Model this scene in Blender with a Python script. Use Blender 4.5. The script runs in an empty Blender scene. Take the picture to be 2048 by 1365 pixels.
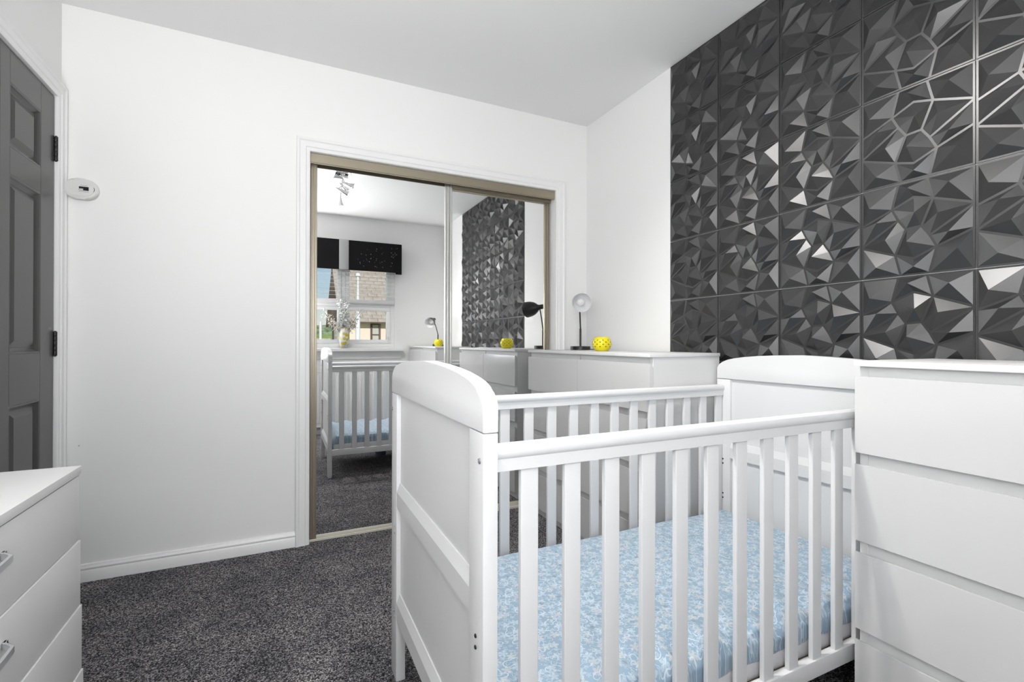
import bpy, bmesh, math, random
from mathutils import Vector, Matrix
random.seed(7)
S = bpy.context.scene
COL = S.collection

# ------------------------------------------------------------------ camera
F_PX, PSI, PIT, ROL, CAM_H = 958.25, 0.4471, 0.0027, 0.0022, 1.0178
fw = Vector((math.sin(PSI)*math.cos(PIT), math.cos(PSI)*math.cos(PIT), math.sin(PIT)))
rt = Vector((math.cos(PSI), -math.sin(PSI), 0)); up = rt.cross(fw)
r2 = rt*math.cos(ROL)+up*math.sin(ROL); u2 = -rt*math.sin(ROL)+up*math.cos(ROL)
cd = bpy.data.cameras.new('camera'); cam = bpy.data.objects.new('camera', cd); COL.objects.link(cam)
cd.sensor_width = 36; cd.lens = F_PX/2048*36; cd.clip_start = .02; cd.clip_end = 500
cam.matrix_world = Matrix(((r2.x, u2.x, -fw.x, 0), (r2.y, u2.y, -fw.y, 0), (r2.z, u2.z, -fw.z, CAM_H), (0, 0, 0, 1)))
S.camera = cam
# ------------------------------------------------------------------ view / world / lights
S.view_settings.view_transform = 'Standard'; S.view_settings.look = 'None'
S.view_settings.gamma = 1; S.view_settings.use_curve_mapping = False
S.view_settings.exposure = 0.58
W = bpy.data.worlds.new('sky'); S.world = W; W.use_nodes = True
nt = W.node_tree; nt.nodes.clear()
out = nt.nodes.new('ShaderNodeOutputWorld'); bg = nt.nodes.new('ShaderNodeBackground')
sky = nt.nodes.new('ShaderNodeTexSky'); sky.sky_type = 'NISHITA'; sky.sun_disc = False
sky.sun_elevation = math.radians(42); sky.sun_rotation = math.radians(20); sky.air_density = 1.2; sky.dust_density = .2; sky.ozone_density = 4.5
tc = nt.nodes.new('ShaderNodeTexCoord'); mp = nt.nodes.new('ShaderNodeMapping'); mp.inputs['Scale'].default_value = (1.5, 1.5, 5)
nz = nt.nodes.new('ShaderNodeTexNoise'); nz.inputs['Scale'].default_value = 2.2; nz.inputs['Detail'].default_value = 6
rp = nt.nodes.new('ShaderNodeValToRGB'); rp.color_ramp.elements[0].position = .5; rp.color_ramp.elements[1].position = .95
mx = nt.nodes.new('ShaderNodeMix'); mx.data_type = 'RGBA'
mx.inputs['B'].default_value = (8.5, 9, 9.6, 1)
nt.links.new(tc.outputs['Generated'], mp.inputs['Vector']); nt.links.new(mp.outputs['Vector'], nz.inputs['Vector'])
nt.links.new(nz.outputs['Fac'], rp.inputs['Fac']); nt.links.new(rp.outputs['Color'], mx.inputs['Factor'])
nt.links.new(sky.outputs['Color'], mx.inputs['A']); nt.links.new(mx.outputs['Result'], bg.inputs['Color'])
bg.inputs['Strength'].default_value = 0.072
nt.links.new(bg.outputs['Background'], out.inputs['Surface'])

def lamp(kind, name, loc, energy, color=(1, 1, 1), target=None, **kw):
    d = bpy.data.lights.new(name, kind); d.energy = energy; d.color = color
    for k, v in kw.items(): setattr(d, k, v)
    o = bpy.data.objects.new(name, d); o.location = loc; COL.objects.link(o)
    if target is not None:
        o.rotation_euler = (Vector(target)-Vector(loc)).to_track_quat('-Z', 'Y').to_euler()
    return o
lamp('SUN', 'sun', (0, 5, 9), 2.7, (1, .97, .93), target=(1.4, -4.0, 4.8), angle=.01)
# added soft fill behind the camera, strengthens the light from the window side
lamp('AREA', 'camera_fill', (.06, -.32, 1.42), 11, (.94, .97, 1), target=(.30, 2.2, 1.52), shape='RECTANGLE', size=.40, size_y=1.15)
lamp('AREA', 'ceiling_fill', (-.48, -.10, 1.20), 23, (1, .99, .98), target=(-.30, .25, 2.6), shape='SQUARE', size=.4)  # added upward fill, brightens the room by way of the ceiling
# daylight entering at the window, a portal so the sky is sampled well
pl = lamp('AREA', 'window_portal', (.62, -.52, 1.48), 1, target=(.62, 1, 1.48), shape='RECTANGLE', size=1.16, size_y=1.06)
pl.data.cycles.is_portal = True
CEIL_SPOT = 19.0

# ------------------------------------------------------------------ constants
D, L, R, H, B = 2.621, .836, 1.797, 2.434, .36     # mirror wall y, left wall -x, right wall x, ceiling, window wall -y

# ------------------------------------------------------------------ materials
def mat(name, col, rough=.5, metal=0, spec=.5, **kw):
    m = bpy.data.materials.new(name); m.use_nodes = True
    b = m.node_tree.nodes['Principled BSDF']
    b.inputs['Base Color'].default_value = (*col, 1); b.inputs['Roughness'].default_value = rough
    b.inputs['Metallic'].default_value = metal; b.inputs['Specular IOR Level'].default_value = spec
    for k, v in kw.items():
        k = k.replace('_', ' ')
        b.inputs[k].default_value = v
    return m
def nodes(m): return m.node_tree, m.node_tree.nodes['Principled BSDF']
def add(nt, t, **kw):
    n = nt.nodes.new(t)
    for k, v in kw.items():
        if k in n.inputs: n.inputs[k].default_value = v
        else: setattr(n, k, v)
    return n
def noise_bump(m, scale, strength, dist=.001, detail=3, coord='Object', stretch=None):
    nt, b = nodes(m)
    tc = add(nt, 'ShaderNodeTexCoord'); n = add(nt, 'ShaderNodeTexNoise', Scale=scale, Detail=detail)
    src = tc.outputs[coord]
    if stretch:
        mp = add(nt, 'ShaderNodeMapping'); mp.inputs['Scale'].default_value = stretch
        nt.links.new(src, mp.inputs['Vector']); src = mp.outputs['Vector']
    nt.links.new(src, n.inputs['Vector'])
    bp = add(nt, 'ShaderNodeBump', Strength=strength, Distance=dist)
    nt.links.new(n.outputs['Fac'], bp.inputs['Height']); nt.links.new(bp.outputs['Normal'], b.inputs['Normal'])
    return n
def ramp(nt, fac, stops):
    r = nt.nodes.new('ShaderNodeValToRGB'); e = r.color_ramp.elements
    while len(e) < len(stops): e.new(.5)
    for i, (p, c) in enumerate(stops): e[i].position = p; e[i].color = (*c, 1)
    nt.links.new(fac, r.inputs['Fac']); return r.outputs['Color']
def colnoise(m, scale, stops, detail=3, stretch=None):
    nt, b = nodes(m); tc = add(nt, 'ShaderNodeTexCoord'); n = add(nt, 'ShaderNodeTexNoise', Scale=scale, Detail=detail)
    src = tc.outputs['Object']
    if stretch:
        mp = add(nt, 'ShaderNodeMapping'); mp.inputs['Scale'].default_value = stretch
        nt.links.new(src, mp.inputs['Vector']); src = mp.outputs['Vector']
    nt.links.new(src, n.inputs['Vector'])
    nt.links.new(ramp(nt, n.outputs['Fac'], stops), b.inputs['Base Color'])

M = {}
M['wall'] = mat('wall_paint', (.875, .875, .87), .55, spec=.35); noise_bump(M['wall'], 60, .08, .001)
M['ceiling'] = mat('ceiling_paint', (.88, .88, .88), .7, spec=.25); noise_bump(M['ceiling'], 60, .08, .001)
M['trim'] = mat('trim_gloss', (.86, .86, .86), .28, spec=.45)
M['cot'] = mat('cot_lacquer', (.70, .70, .705), .33, spec=.45); noise_bump(M['cot'], 30, .04, .001, stretch=(1, 1, .15))
M['gloss'] = mat('gloss_white_front', (.60, .60, .602), .13, spec=.6); noise_bump(M['gloss'], 9, .05, .002, 1, stretch=(3, 6, .12))
M['carcass'] = mat('carcass_white', (.69, .69, .688), .45, spec=.4); noise_bump(M['carcass'], 40, .05, .0006)
M['chest'] = mat('satin_white_wood', (.70, .70, .70), .42, spec=.4)
noise_bump(M['chest'], 30, .15, .0008, 4, stretch=(1, .12, 1))
M['door'] = mat('anthracite_paint', (.058, .058, .056), .28, spec=.5); noise_bump(M['door'], 25, .06, .001, stretch=(1, 1, .2))
M['black'] = mat('black_metal', (.012, .012, .012), .38, spec=.5)
M['shade_in'] = mat('shade_inside_white', (.93, .93, .95), .4)
M['bulb'] = mat('unlit_bulb', (.8, .8, .78), .3)
M['bronze'] = mat('champagne_metal', (.37, .325, .25), .36, .6)
M['silver'] = mat('brushed_aluminium', (.66, .66, .64), .28, .9)
M['ivory'] = mat('ivory_track', (.62, .60, .52), .4)
M['mirror'] = mat('mirror_glass', (.86, .865, .865), .0, 1)
M['chrome'] = mat('chrome', (.72, .72, .72), .08, 1)
M['plastic'] = mat('white_plastic', (.7, .7, .69), .4)
M['dark'] = mat('dark_display', (.01, .01, .012), .2)
M['grey'] = mat('grey_mark', (.3, .3, .3), .5)
M['upvc'] = mat('upvc_frame', (.92, .925, .93), .3)
M['blind'] = mat('blind_slat', (.7, .7, .7), .5)
M['yellow'] = mat('yellow_ceramic', (.80, .70, .01), .25, spec=.5)
M['hole'] = mat('cutout_dark', (.16, .09, .005), .6)
M['steel'] = mat('bolt_steel', (.5, .5, .52), .25, 1)
M['pull'] = mat('matt_grey_pull', (.55, .56, .57), .32, .5)
M['white_fabric'] = mat('white_mattress_cover', (.78, .77, .80), .9); noise_bump(M['white_fabric'], 90, .3, .002)
M['plywood'] = mat('plywood', (.42, .33, .2), .6)
M['rad'] = mat('radiator_enamel', (.80, .80, .80), .3)
M['slate'] = mat('slate_blue_plastic', (.20, .24, .33), .4)

# speckled loop carpet
m = M['carpet'] = mat('speckled_carpet', (.05, .05, .05), 1, spec=.1)
nt, b = nodes(m); tc = add(nt, 'ShaderNodeTexCoord')
v1 = add(nt, 'ShaderNodeTexVoronoi', Scale=290.0); v2 = add(nt, 'ShaderNodeTexNoise', Scale=5.0, Detail=4.0)
nt.links.new(tc.outputs['Object'], v1.inputs['Vector']); nt.links.new(tc.outputs['Object'], v2.inputs['Vector'])
sp = add(nt, 'ShaderNodeSeparateColor'); nt.links.new(v1.outputs['Color'], sp.inputs['Color'])
c1 = ramp(nt, sp.outputs['Red'], [(0, (.016, .016, .018)), (.3, (.05, .048, .054)), (.6, (.16, .155, .165)), (.88, (.36, .35, .355)), (1, (.55, .53, .53))])
c2 = ramp(nt, v2.outputs['Fac'], [(.3, (.62, .62, .64)), (.7, (1.12, 1.1, 1.08))])
mm = add(nt, 'ShaderNodeMix', data_type='RGBA', blend_type='MULTIPLY'); mm.inputs['Factor'].default_value = 1
nt.links.new(c1, mm.inputs['A']); nt.links.new(c2, mm.inputs['B']); nt.links.new(mm.outputs['Result'], b.inputs['Base Color'])
bp = add(nt, 'ShaderNodeBump', Strength=.8, Distance=.004); nt.links.new(v1.outputs['Distance'], bp.inputs['Height']); bp.invert = True
nt.links.new(bp.outputs['Normal'], b.inputs['Normal'])

# dark faceted wall panels
m = M['panel'] = mat('charcoal_panel', (.062, .062, .063), .34, .62, spec=.55)
noise_bump(m, 500, .12, .0005, 2)

# sheet print: leaves, outlined shapes and small grey hearts on pale blue
m = M['sheet'] = mat('printed_sheet', (.40, .53, .66), .85, spec=.2)
nt, b = nodes(m); tc = add(nt, 'ShaderNodeTexCoord')
def MATH(op, a, b_=None, c=None):
    n = nt.nodes.new('ShaderNodeMath'); n.operation = op
    for i, v in enumerate((a, b_, c)):
        if v is None: continue
        if isinstance(v, (int, float)): n.inputs[i].default_value = v
        else: nt.links.new(v, n.inputs[i])
    return n.outputs[0]
def layer(scale, off, radius, kind):
    mp = add(nt, 'ShaderNodeMapping'); mp.inputs['Scale'].default_value = (scale,)*3; mp.inputs['Location'].default_value = off
    nt.links.new(tc.outputs['Object'], mp.inputs['Vector'])
    v = add(nt, 'ShaderNodeTexVoronoi', voronoi_dimensions='2D', Scale=1.0, Randomness=.75)
    nt.links.new(mp.outputs['Vector'], v.inputs['Vector'])
    sub = add(nt, 'ShaderNodeVectorMath', operation='SUBTRACT')
    nt.links.new(mp.outputs['Vector'], sub.inputs[0]); nt.links.new(v.outputs['Position'], sub.inputs[1])
    s = add(nt, 'ShaderNodeSeparateXYZ'); nt.links.new(sub.outputs[0], s.inputs[0])
    c = add(nt, 'ShaderNodeSeparateColor'); nt.links.new(v.outputs['Color'], c.inputs['Color'])
    r = MATH('SQRT', MATH('ADD', MATH('MULTIPLY', s.outputs[0], s.outputs[0]), MATH('MULTIPLY', s.outputs[1], s.outputs[1])))
    a = MATH('ADD', MATH('ARCTAN2', s.outputs[1], s.outputs[0]), MATH('MULTIPLY', c.outputs[0], 6.283))
    if kind == 'leaf':
        lim = MATH('MULTIPLY', MATH('ADD', MATH('MULTIPLY', MATH('ABSOLUTE', MATH('COSINE', MATH('MULTIPLY', a, 2.5))), .75), .25), radius)
        return MATH('LESS_THAN', r, lim), c
    if kind == 'line':
        lim = MATH('MULTIPLY', MATH('ADD', MATH('MULTIPLY', MATH('COSINE', MATH('MULTIPLY', a, MATH('ADD', 2.0, MATH('FLOOR', MATH('MULTIPLY', c.outputs[1], 3.0))))), .3), .7), radius)
        return MATH('LESS_THAN', MATH('ABSOLUTE', MATH('SUBTRACT', r, lim)), .022), c
    if kind == 'spot':
        lim = MATH('MULTIPLY', MATH('SUBTRACT', 1.0, MATH('MULTIPLY', MATH('ABSOLUTE', MATH('SINE', MATH('MULTIPLY', a, .5))), .7)), radius)
        return MATH('MULTIPLY', MATH('LESS_THAN', r, lim), MATH('GREATER_THAN', c.outputs[2], .55)), c
def mixc(fac, a, col):
    n = add(nt, 'ShaderNodeMix', data_type='RGBA'); nt.links.new(fac, n.inputs['Factor'])
    if isinstance(a, tuple): n.inputs['A'].default_value = (*a, 1)
    else: nt.links.new(a, n.inputs['A'])
    if isinstance(col, tuple): n.inputs['B'].default_value = (*col, 1)
    else: nt.links.new(col, n.inputs['B'])
    return n.outputs['Result']
base = (.27, .37, .47)
k, c = layer(30, (0, 0, 0), .42, 'line'); x = mixc(MATH('MULTIPLY', k, .7), base, (.56, .66, .73))
k, c = layer(19, (3.3, 1.7, 0), .38, 'line'); x = mixc(MATH('MULTIPLY', k, .75), x, (.60, .69, .75))
k, c = layer(52, (2.2, 8.1, 0), .34, 'leaf'); x = mixc(MATH('MULTIPLY', k, .38), x, (.50, .59, .66))
k, c = layer(33, (1.2, 5.1, 0), .40, 'leaf')
lc = ramp(nt, c.outputs[1], [(0, (.60, .69, .76)), (.55, (.62, .69, .74)), (.65, (.69, .68, .60)), (.8, (.69, .68, .60)), (.9, (.66, .61, .61))])
x = mixc(MATH('MULTIPLY', k, .42), x, lc)
k, c = layer(17, (7.2, 2.4, 0), .17, 'spot'); x = mixc(MATH('MULTIPLY', k, .7), x, (.20, .26, .33))
nt.links.new(x, b.inputs['Base Color'])
b.inputs['Sheen Weight'].default_value = .5; b.inputs['Sheen Roughness'].default_value = .35
wv = add(nt, 'ShaderNodeTexNoise', Scale=14.0, Detail=3.0); nt.links.new(tc.outputs['Object'], wv.inputs['Vector'])
bp = add(nt, 'ShaderNodeBump', Strength=.25, Distance=.01); nt.links.new(wv.outputs['Fac'], bp.inputs['Height']); nt.links.new(bp.outputs['Normal'], b.inputs['Normal'])

M['pelmet'] = mat('black_velvet', (.008, .008, .009), .9, spec=.2); noise_bump(M['pelmet'], 300, .4, .001, stretch=(1, 1, .1))
M['glitter'] = mat('silver_sequin', (.7, .7, .7), .2, 1)
M['ribbon'] = mat('silver_ribbon', (.42, .42, .42), .45, .3); noise_bump(M['ribbon'], 400, .8, .001, 2)
# vase print
m = M['vase'] = mat('vase_glaze', (.75, .75, .75), .25)
nt, b = nodes(m); tc = add(nt, 'ShaderNodeTexCoord')
v = add(nt, 'ShaderNodeTexVoronoi', Scale=24.0); nt.links.new(tc.outputs['Object'], v.inputs['Vector'])
nt.links.new(ramp(nt, v.outputs['Distance'], [(.0, (.62, .50, .05)), (.42, (.62, .50, .05)), (.48, (.72, .72, .73)), (1, (.72, .72, .73))]), b.inputs['Base Color'])
M['petal'] = mat('dried_blossom', (.80, .75, .68), .8); M['petal_grey'] = mat('grey_blossom', (.80, .81, .80), .8)
M['twig'] = mat('twig', (.05, .035, .03), .8)
# outside
M['roof'] = mat('concrete_roof_tile', (.45, .36, .26), .9)
colnoise(M['roof'], 3.0, [(.3, (.36, .30, .235)), (.5, (.52, .455, .375)), (.7, (.62, .56, .48))], 6)
M['render'] = mat('peach_render', (.84, .70, .60), .9); M['brown'] = mat('brown_timber', (.20, .10, .07), .7)
M['brown_frame'] = mat('brown_window_frame', (.10, .055, .04), .5); M['white_post'] = mat('white_painted_post', (.85, .85, .87), .5)
M['grass'] = mat('grass', (.22, .36, .05), .95); colnoise(M['grass'], .35, [(.3, (.28, .42, .07)), (.7, (.50, .62, .16))], 5)
M['wood_green'] = mat('woodland', (.06, .11, .04), .95); colnoise(M['wood_green'], .5, [(.3, (.11, .17, .09)), (.5, (.23, .32, .16)), (.7, (.42, .46, .26))], 6)
M['house_glass'] = mat('house_pane', (.40, .42, .38), .15)
M['pane_inner'] = mat('house_blind', (.55, .54, .48), .6)
gm = bpy.data.materials.new('window_glass'); gm.use_nodes = True; nt = gm.node_tree; nt.nodes.clear()
o_ = nt.nodes.new('ShaderNodeOutputMaterial'); ms = nt.nodes.new('ShaderNodeMixShader'); ms.inputs[0].default_value = .05
tr = nt.nodes.new('ShaderNodeBsdfTransparent'); gl = nt.nodes.new('ShaderNodeBsdfGlossy'); gl.inputs['Roughness'].default_value = 0
nt.links.new(tr.outputs[0], ms.inputs[1]); nt.links.new(gl.outputs[0], ms.inputs[2]); nt.links.new(ms.outputs[0], o_.inputs['Surface'])
M['glass'] = gm
lm = bpy.data.materials.new('lit_lamp'); lm.use_nodes = True; nt = lm.node_tree; nt.nodes.clear()
o_ = nt.nodes.new('ShaderNodeOutputMaterial'); em = nt.nodes.new('ShaderNodeEmission'); em.inputs['Strength'].default_value = 6
nt.links.new(em.outputs[0], o_.inputs['Surface']); M['lit'] = lm

# ------------------------------------------------------------------ mesh helpers
def box(bm, x0, x1, y0, y1, z0, z1, bev=0, seg=2):
    r = bmesh.ops.create_cube(bm, size=1)['verts']
    for v in r:
        v.co = Vector(((x0+x1)/2+v.co.x*(x1-x0), (y0+y1)/2+v.co.y*(y1-y0), (z0+z1)/2+v.co.z*(z1-z0)))
    if bev:
        es = list({e for v in r for e in v.link_edges})
        bmesh.ops.bevel(bm, geom=es, offset=bev, segments=seg, profile=.6, affect='EDGES')
def lathe(bm, prof, segs=32, loc=(0, 0, 0), axis=None, cap=True):
    """prof: list of (r, t) along +Z (or along axis)"""
    q = Vector(axis).normalized().to_track_quat('Z', 'Y').to_matrix() if axis is not None else Matrix.Identity(3)
    loc = Vector(loc); rings = []
    for r, t in prof:
        ring = []
        for i in range(segs):
            a = 2*math.pi*i/segs
            ring.append(bm.verts.new(loc+q@Vector((r*math.cos(a), r*math.sin(a), t))))
        rings.append(ring)
    for a, b_ in zip(rings, rings[1:]):
        for i in range(segs):
            bm.faces.new((a[i], a[(i+1) % segs], b_[(i+1) % segs], b_[i]))
    if cap:
        if prof[0][0] > 1e-4: bm.faces.new(list(reversed(rings[0])))
        if prof[-1][0] > 1e-4: bm.faces.new(rings[-1])
def tube(bm, pts, rad, segs=10, cap=True):
    pts = [Vector(p) for p in pts]; rings = []
    if not isinstance(rad, (list, tuple)): rad = [rad]*len(pts)
    prev = None
    for i, p in enumerate(pts):
        d = (pts[min(i+1, len(pts)-1)]-pts[max(i-1, 0)]).normalized()
        if prev is None:
            n = d.orthogonal().normalized()
        else:
            n = (prev-d*prev.dot(d)).normalized()
        prev = n; bt = d.cross(n)
        rings.append([bm.verts.new(p+(n*math.cos(2*math.pi*k/segs)+bt*math.sin(2*math.pi*k/segs))*rad[i]) for k in range(segs)])
    for a, b_ in zip(rings, rings[1:]):
        for i in range(segs): bm.faces.new((a[i], a[(i+1) % segs], b_[(i+1) % segs], b_[i]))
    if cap: bm.faces.new(list(reversed(rings[0]))); bm.faces.new(rings[-1])
def prism(bm, pts, x0, x1, axis='x', bev=0):
    """pts in the plane perpendicular to the axis: axis x -> (y,z), y -> (x,z), z -> (x,y)"""
    def mk(p, t): return {'x': Vector((t, p[0], p[1])), 'y': Vector((p[0], t, p[1])), 'z': Vector((p[0], p[1], t))}[axis]
    a = [bm.verts.new(mk(p, x0)) for p in pts]; b_ = [bm.verts.new(mk(p, x1)) for p in pts]
    n = len(pts); f0 = bm.faces.new(a); f1 = bm.faces.new(list(reversed(b_)))
    for i in range(n): bm.faces.new((a[(i+1) % n], a[i], b_[i], b_[(i+1) % n]))
    if bev:
        es = list(set(f0.edges) | set(f1.edges))
        bmesh.ops.bevel(bm, geom=es, offset=bev, segments=2, profile=.6, affect='EDGES')
def obj(name, bm, material, parent=None, smooth=35, label=None):
    bmesh.ops.recalc_face_normals(bm, faces=bm.faces[:])
    lim = math.radians(smooth)
    for f in bm.faces: f.smooth = True
    for e in bm.edges:
        e.smooth = not (len(e.link_faces) == 2 and e.calc_face_angle(0) > lim) and len(e.link_faces) == 2
    me = bpy.data.meshes.new(name); bm.to_mesh(me); bm.free()
    for mm_ in (material if isinstance(material, (list, tuple)) else [material]): me.materials.append(mm_)
    o = bpy.data.objects.new(name, me); COL.objects.link(o)
    if parent is not None:
        o.parent = parent; o.matrix_parent_inverse = Matrix.Identity(4)
    if label: o['label'] = label
    return o
def tag(o, label, cat, group=None, kind=None):
    o['label'] = label; o['category'] = cat
    if group: o['group'] = group
    if kind: o['kind'] = kind
    return o
def empty(name, label, cat, loc=(0, 0, 0), group=None):
    o = bpy.data.objects.new(name, None); o.location = loc; o.empty_display_size = .1; COL.objects.link(o)
    return tag(o, label, cat, group)
def struct(name, bm, m_, parent=None, label=None):
    o = obj(name, bm, m_, parent); o['kind'] = 'structure'
    if label: o['label'] = label
    return o
def share(src, name, parent, loc):
    c = bpy.data.objects.new(name, src.data); c.parent = parent; c.location = loc; COL.objects.link(c)
    return c
def B_(*args, **kw):
    bm = bmesh.new(); box(bm, *args, **kw); return bm

# ------------------------------------------------------------------ room shell
T = .2
bm = bmesh.new(); box(bm, -L-T, R+T, -B-T-.06, D+.14+T, -.12, 0); struct('floor', bm, M['carpet'], label='charcoal speckled carpet floor')
bm = bmesh.new(); box(bm, -L-T, R+T, -B-T-.06, D+.14+T, H, H+.12); struct('ceiling', bm, M['ceiling'])
# mirror wall with its wardrobe opening
ox0, ox1, oz = .125, 1.559, 1.978
bm = bmesh.new()
box(bm, -L-T, ox0, D, D+.14, 0, H); box(bm, ox1, R+T, D, D+.14, 0, H); box(bm, ox0, ox1, D, D+.14, oz, H)
box(bm, -L-T, R+T, D+.14, D+.14+T, 0, H)
struct('wall_back', bm, M['wall'])
# right wall
bm = bmesh.new(); box(bm, R, R+T, -B-T-.06, D, 0, H); wall_r = struct('wall_right', bm, M['wall'])
# left wall with the door opening
dy0, dy1, dz1 = 1.79, 2.553, 2.012
bm = bmesh.new()
box(bm, -L-T, -L, -B-T-.06, dy0-.004, 0, H); box(bm, -L-T, -L, dy1+.004, D, 0, H); box(bm, -L-T, -L, dy0-.004, dy1+.004, dz1+.004, H)
box(bm, -L-T, -L-.06, dy0-.004, dy1+.004, 0, dz1+.004)
struct('wall_left', bm, M['wall'])
# window wall
wx0, wx1, wz0, wz1 = .05, 1.19, .962, 2.02
bm = bmesh.new()
yb0, yb1 = -B-.26, -B
box(bm, -L-T, wx0, yb0, yb1, 0, H); box(bm, wx1, R+T, yb0, yb1, 0, H); box(bm, wx0, wx1, yb0, yb1, 0, wz0); box(bm, wx0, wx1, yb0, yb1, wz1, H)
struct('wall_front', bm, M['wall'])

# baseboards: profile extruded along a wall
def skirting(name, axis, a0, a1, face, sgn):
    pr = [(0, 0), (.016, 0), (.016, .044), (.0125, .049), (.0145, .054), (.0145, .058), (.010, .064), (.008, .071), (0, .073)]
    bm = bmesh.new()
    pts = [(face+sgn*p, z) for p, z in pr]
    prism(bm, pts, a0, a1, axis)
    return struct(name, bm, M['trim'])
skirting('baseboard_back', 'x', -L+.001, .0615, D, -1)
bm = bmesh.new(); box(bm, 1.64, R, D-.014, D, 0, .073, .002); struct('trim_4', bm, M['trim'])
skirting('baseboard_left', 'y', -B, dy0-.065, -L, 1)
skirting('baseboard_front', 'x', -L+.017, R-.03, -B, 1)

# architrave round the wardrobe opening (mitred, stepped profile)
def architrave(name, x0, x1, z1, w, plane, axis, sgn, z0=0, right_only=False):
    """frame of width w around the opening x0..x1, 0..z1, on the plane; profile steps outwards"""
    prof = [(0, 0), (0, .010), (.006, .014), (.016, .014), (.020, .018), (w-.018, .0185), (w-.012, .023), (w-.003, .023), (w, .019), (w, 0)]
    bm = bmesh.new(); rings = []
    for (cx, cz, dx, dz) in ((x0, z0, -1, 0), (x0, z1, -1, 1), (x1, z1, 1, 1), (x1, z0, 1, 0)):
        ring = []
        for p, h in prof:
            a, z, n = cx+dx*p, cz+dz*p, plane+sgn*h
            ring.append(bm.verts.new((a, n, z) if axis == 'y' else (n, a, z)))
        rings.append(ring)
    for r0, r1 in zip(rings, rings[1:]):
        for i in range(len(prof)-1): bm.faces.new((r0[i], r0[i+1], r1[i+1], r1[i]))
    for r_ in (rings[0], rings[-1]):
        bm.faces.new(r_)
    return struct(name, bm, M['trim'])
architrave('trim_1', ox0-.001, ox1+.001, oz+.001, .063, D-.0005, 'y', -1)
architrave('trim_2', dy0-.004, dy1+.004, dz1+.004, .060, -L+.0005, 'x', 1)

# ------------------------------------------------------------------ door (left wall)
door = bpy.data.objects.new('door_1', None); door.location = (-L-.018, dy0, 0); COL.objects.link(door)
door['kind'] = 'structure'; door['label'] = 'anthracite grey six panel door in the left wall'
dw = dy1-dy0; pc = ((.118, .350), (.413, .645)); pz = ((.20, .795), (.973, 1.587), (1.682, 1.9))
def pbox(bm, y0, y1, z0, z1): box(bm, -.02, .018, y0, y1, z0, z1, .001, 1)
bm = bmesh.new()
pbox(bm, 0, pc[0][0], .004, dz1); pbox(bm, pc[0][1], pc[1][0], .004, dz1); pbox(bm, pc[1][1], dw, .004, dz1)
for c0, c1 in pc:
    zz = [.004]+[v for p in pz for v in p]+[dz1]
    for i in range(0, len(zz), 2): pbox(bm, c0, c1, zz[i], zz[i+1])
obj('door_leaf', bm, M['door'], door)
for c0, c1 in pc:
    for z0, z1 in pz:
        bm = bmesh.new(); rings = []
        for ins, x in ((0, .018), (.007, .0165), (.010, .012), (.020, .004), (.024, .004), (.046, .0135), (.05, .0135)):
            rings.append([bm.verts.new((x, yy, z_)) for yy, z_ in ((c0+ins, z0+ins), (c1-ins, z0+ins), (c1-ins, z1-ins), (c0+ins, z1-ins))])
        for a, b_ in zip(rings, rings[1:]):
            for i in range(4): bm.faces.new((a[i], a[(i+1) % 4], b_[(i+1) % 4], b_[i]))
        bm.faces.new(rings[-1])
        obj('door_panel', bm, M['door'], door, smooth=15)
for zc in (.25, 1.008, 1.80):
    bm = bmesh.new()
    for i in range(5): lathe(bm, [(.0062, -.049+i*.0196), (.0068, -.048+i*.0196), (.0068, -.0305+i*.0196), (.0062, -.0295+i*.0196)], 14, (.023, dw+.001, zc))
    lathe(bm, [(.004, -.052), (.004, .052)], 10, (.023, dw+.001, zc))
    box(bm, .0175, .0195, dw-.012, dw, zc-.049, zc+.049)
    obj('hinge', bm, M['black'], door)

# ------------------------------------------------------------------ sliding mirror wardrobe
def mirror_door(x0, x1, z0, z1, y, sl, sr, matl, matr, label, topr):
    e = empty('mirror_door', label, 'mirror door', ((x0+x1)/2, y+.01, z0), 'sliding mirror doors of the wardrobe')
    cx = (x0+x1)/2
    obj('mirror', B_(x0+sl-cx, x1-sr-cx, -.0095, -.0045, .018, z1-z0-topr), M['mirror'], e)
    obj('backing_board', B_(x0+.002-cx, x1-.002-cx, -.0040, .010, .002, z1-z0-.002), M['carcass'], e)
    def stile(a0, a1, m_):
        bm = bmesh.new(); w = a1-a0
        box(bm, a0, a1, -.0125, -.004, 0, z1-z0)
        box(bm, a0+w*.02, a0+w*.22, -.019, -.012, 0, z1-z0, .0015, 2)
        box(bm, a0+w*.38, a0+w*.66, -.019, -.012, 0, z1-z0, .003, 3)
        box(bm, a0+w*.82, a0+w*.98, -.017, -.012, 0, z1-z0, .0015, 2)
        obj('stile', bm, m_, e)
    stile(x0-cx, x0+sl-cx, matl); stile(x1-sr-cx, x1-cx, matr)
    obj('bottom_rail', B_(x0+sl-cx, x1-sr-cx, -.013, -.004, 0, .018, bev=.002), M['ivory'], e)
    obj('top_rail', B_(x0+sl-cx, x1-sr-cx, -.013, -.004, z1-z0-topr, z1-z0, bev=.002), M['bronze'], e)
    return e
mirror_door(.128, .886, .006, 1.955, 2.6575, .032, .044, M['bronze'], M['silver'], 'left sliding mirror door, in front, reflecting window and cot', .018)
mirror_door(.842, 1.552, .006, 1.955, 2.6875, .044, .036, M['silver'], M['bronze'], 'right sliding mirror door, set behind, reflecting faceted black panels', .05)
e = bpy.data.objects.new('trim_3', None); e.location = ((ox0+ox1)/2, D+.02, 0); COL.objects.link(e); e['kind'] = 'structure'; e['label'] = 'champagne metal track of the sliding mirror doors'
cx = (ox0+ox1)/2; w2 = (ox1-ox0)/2-.001
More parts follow.
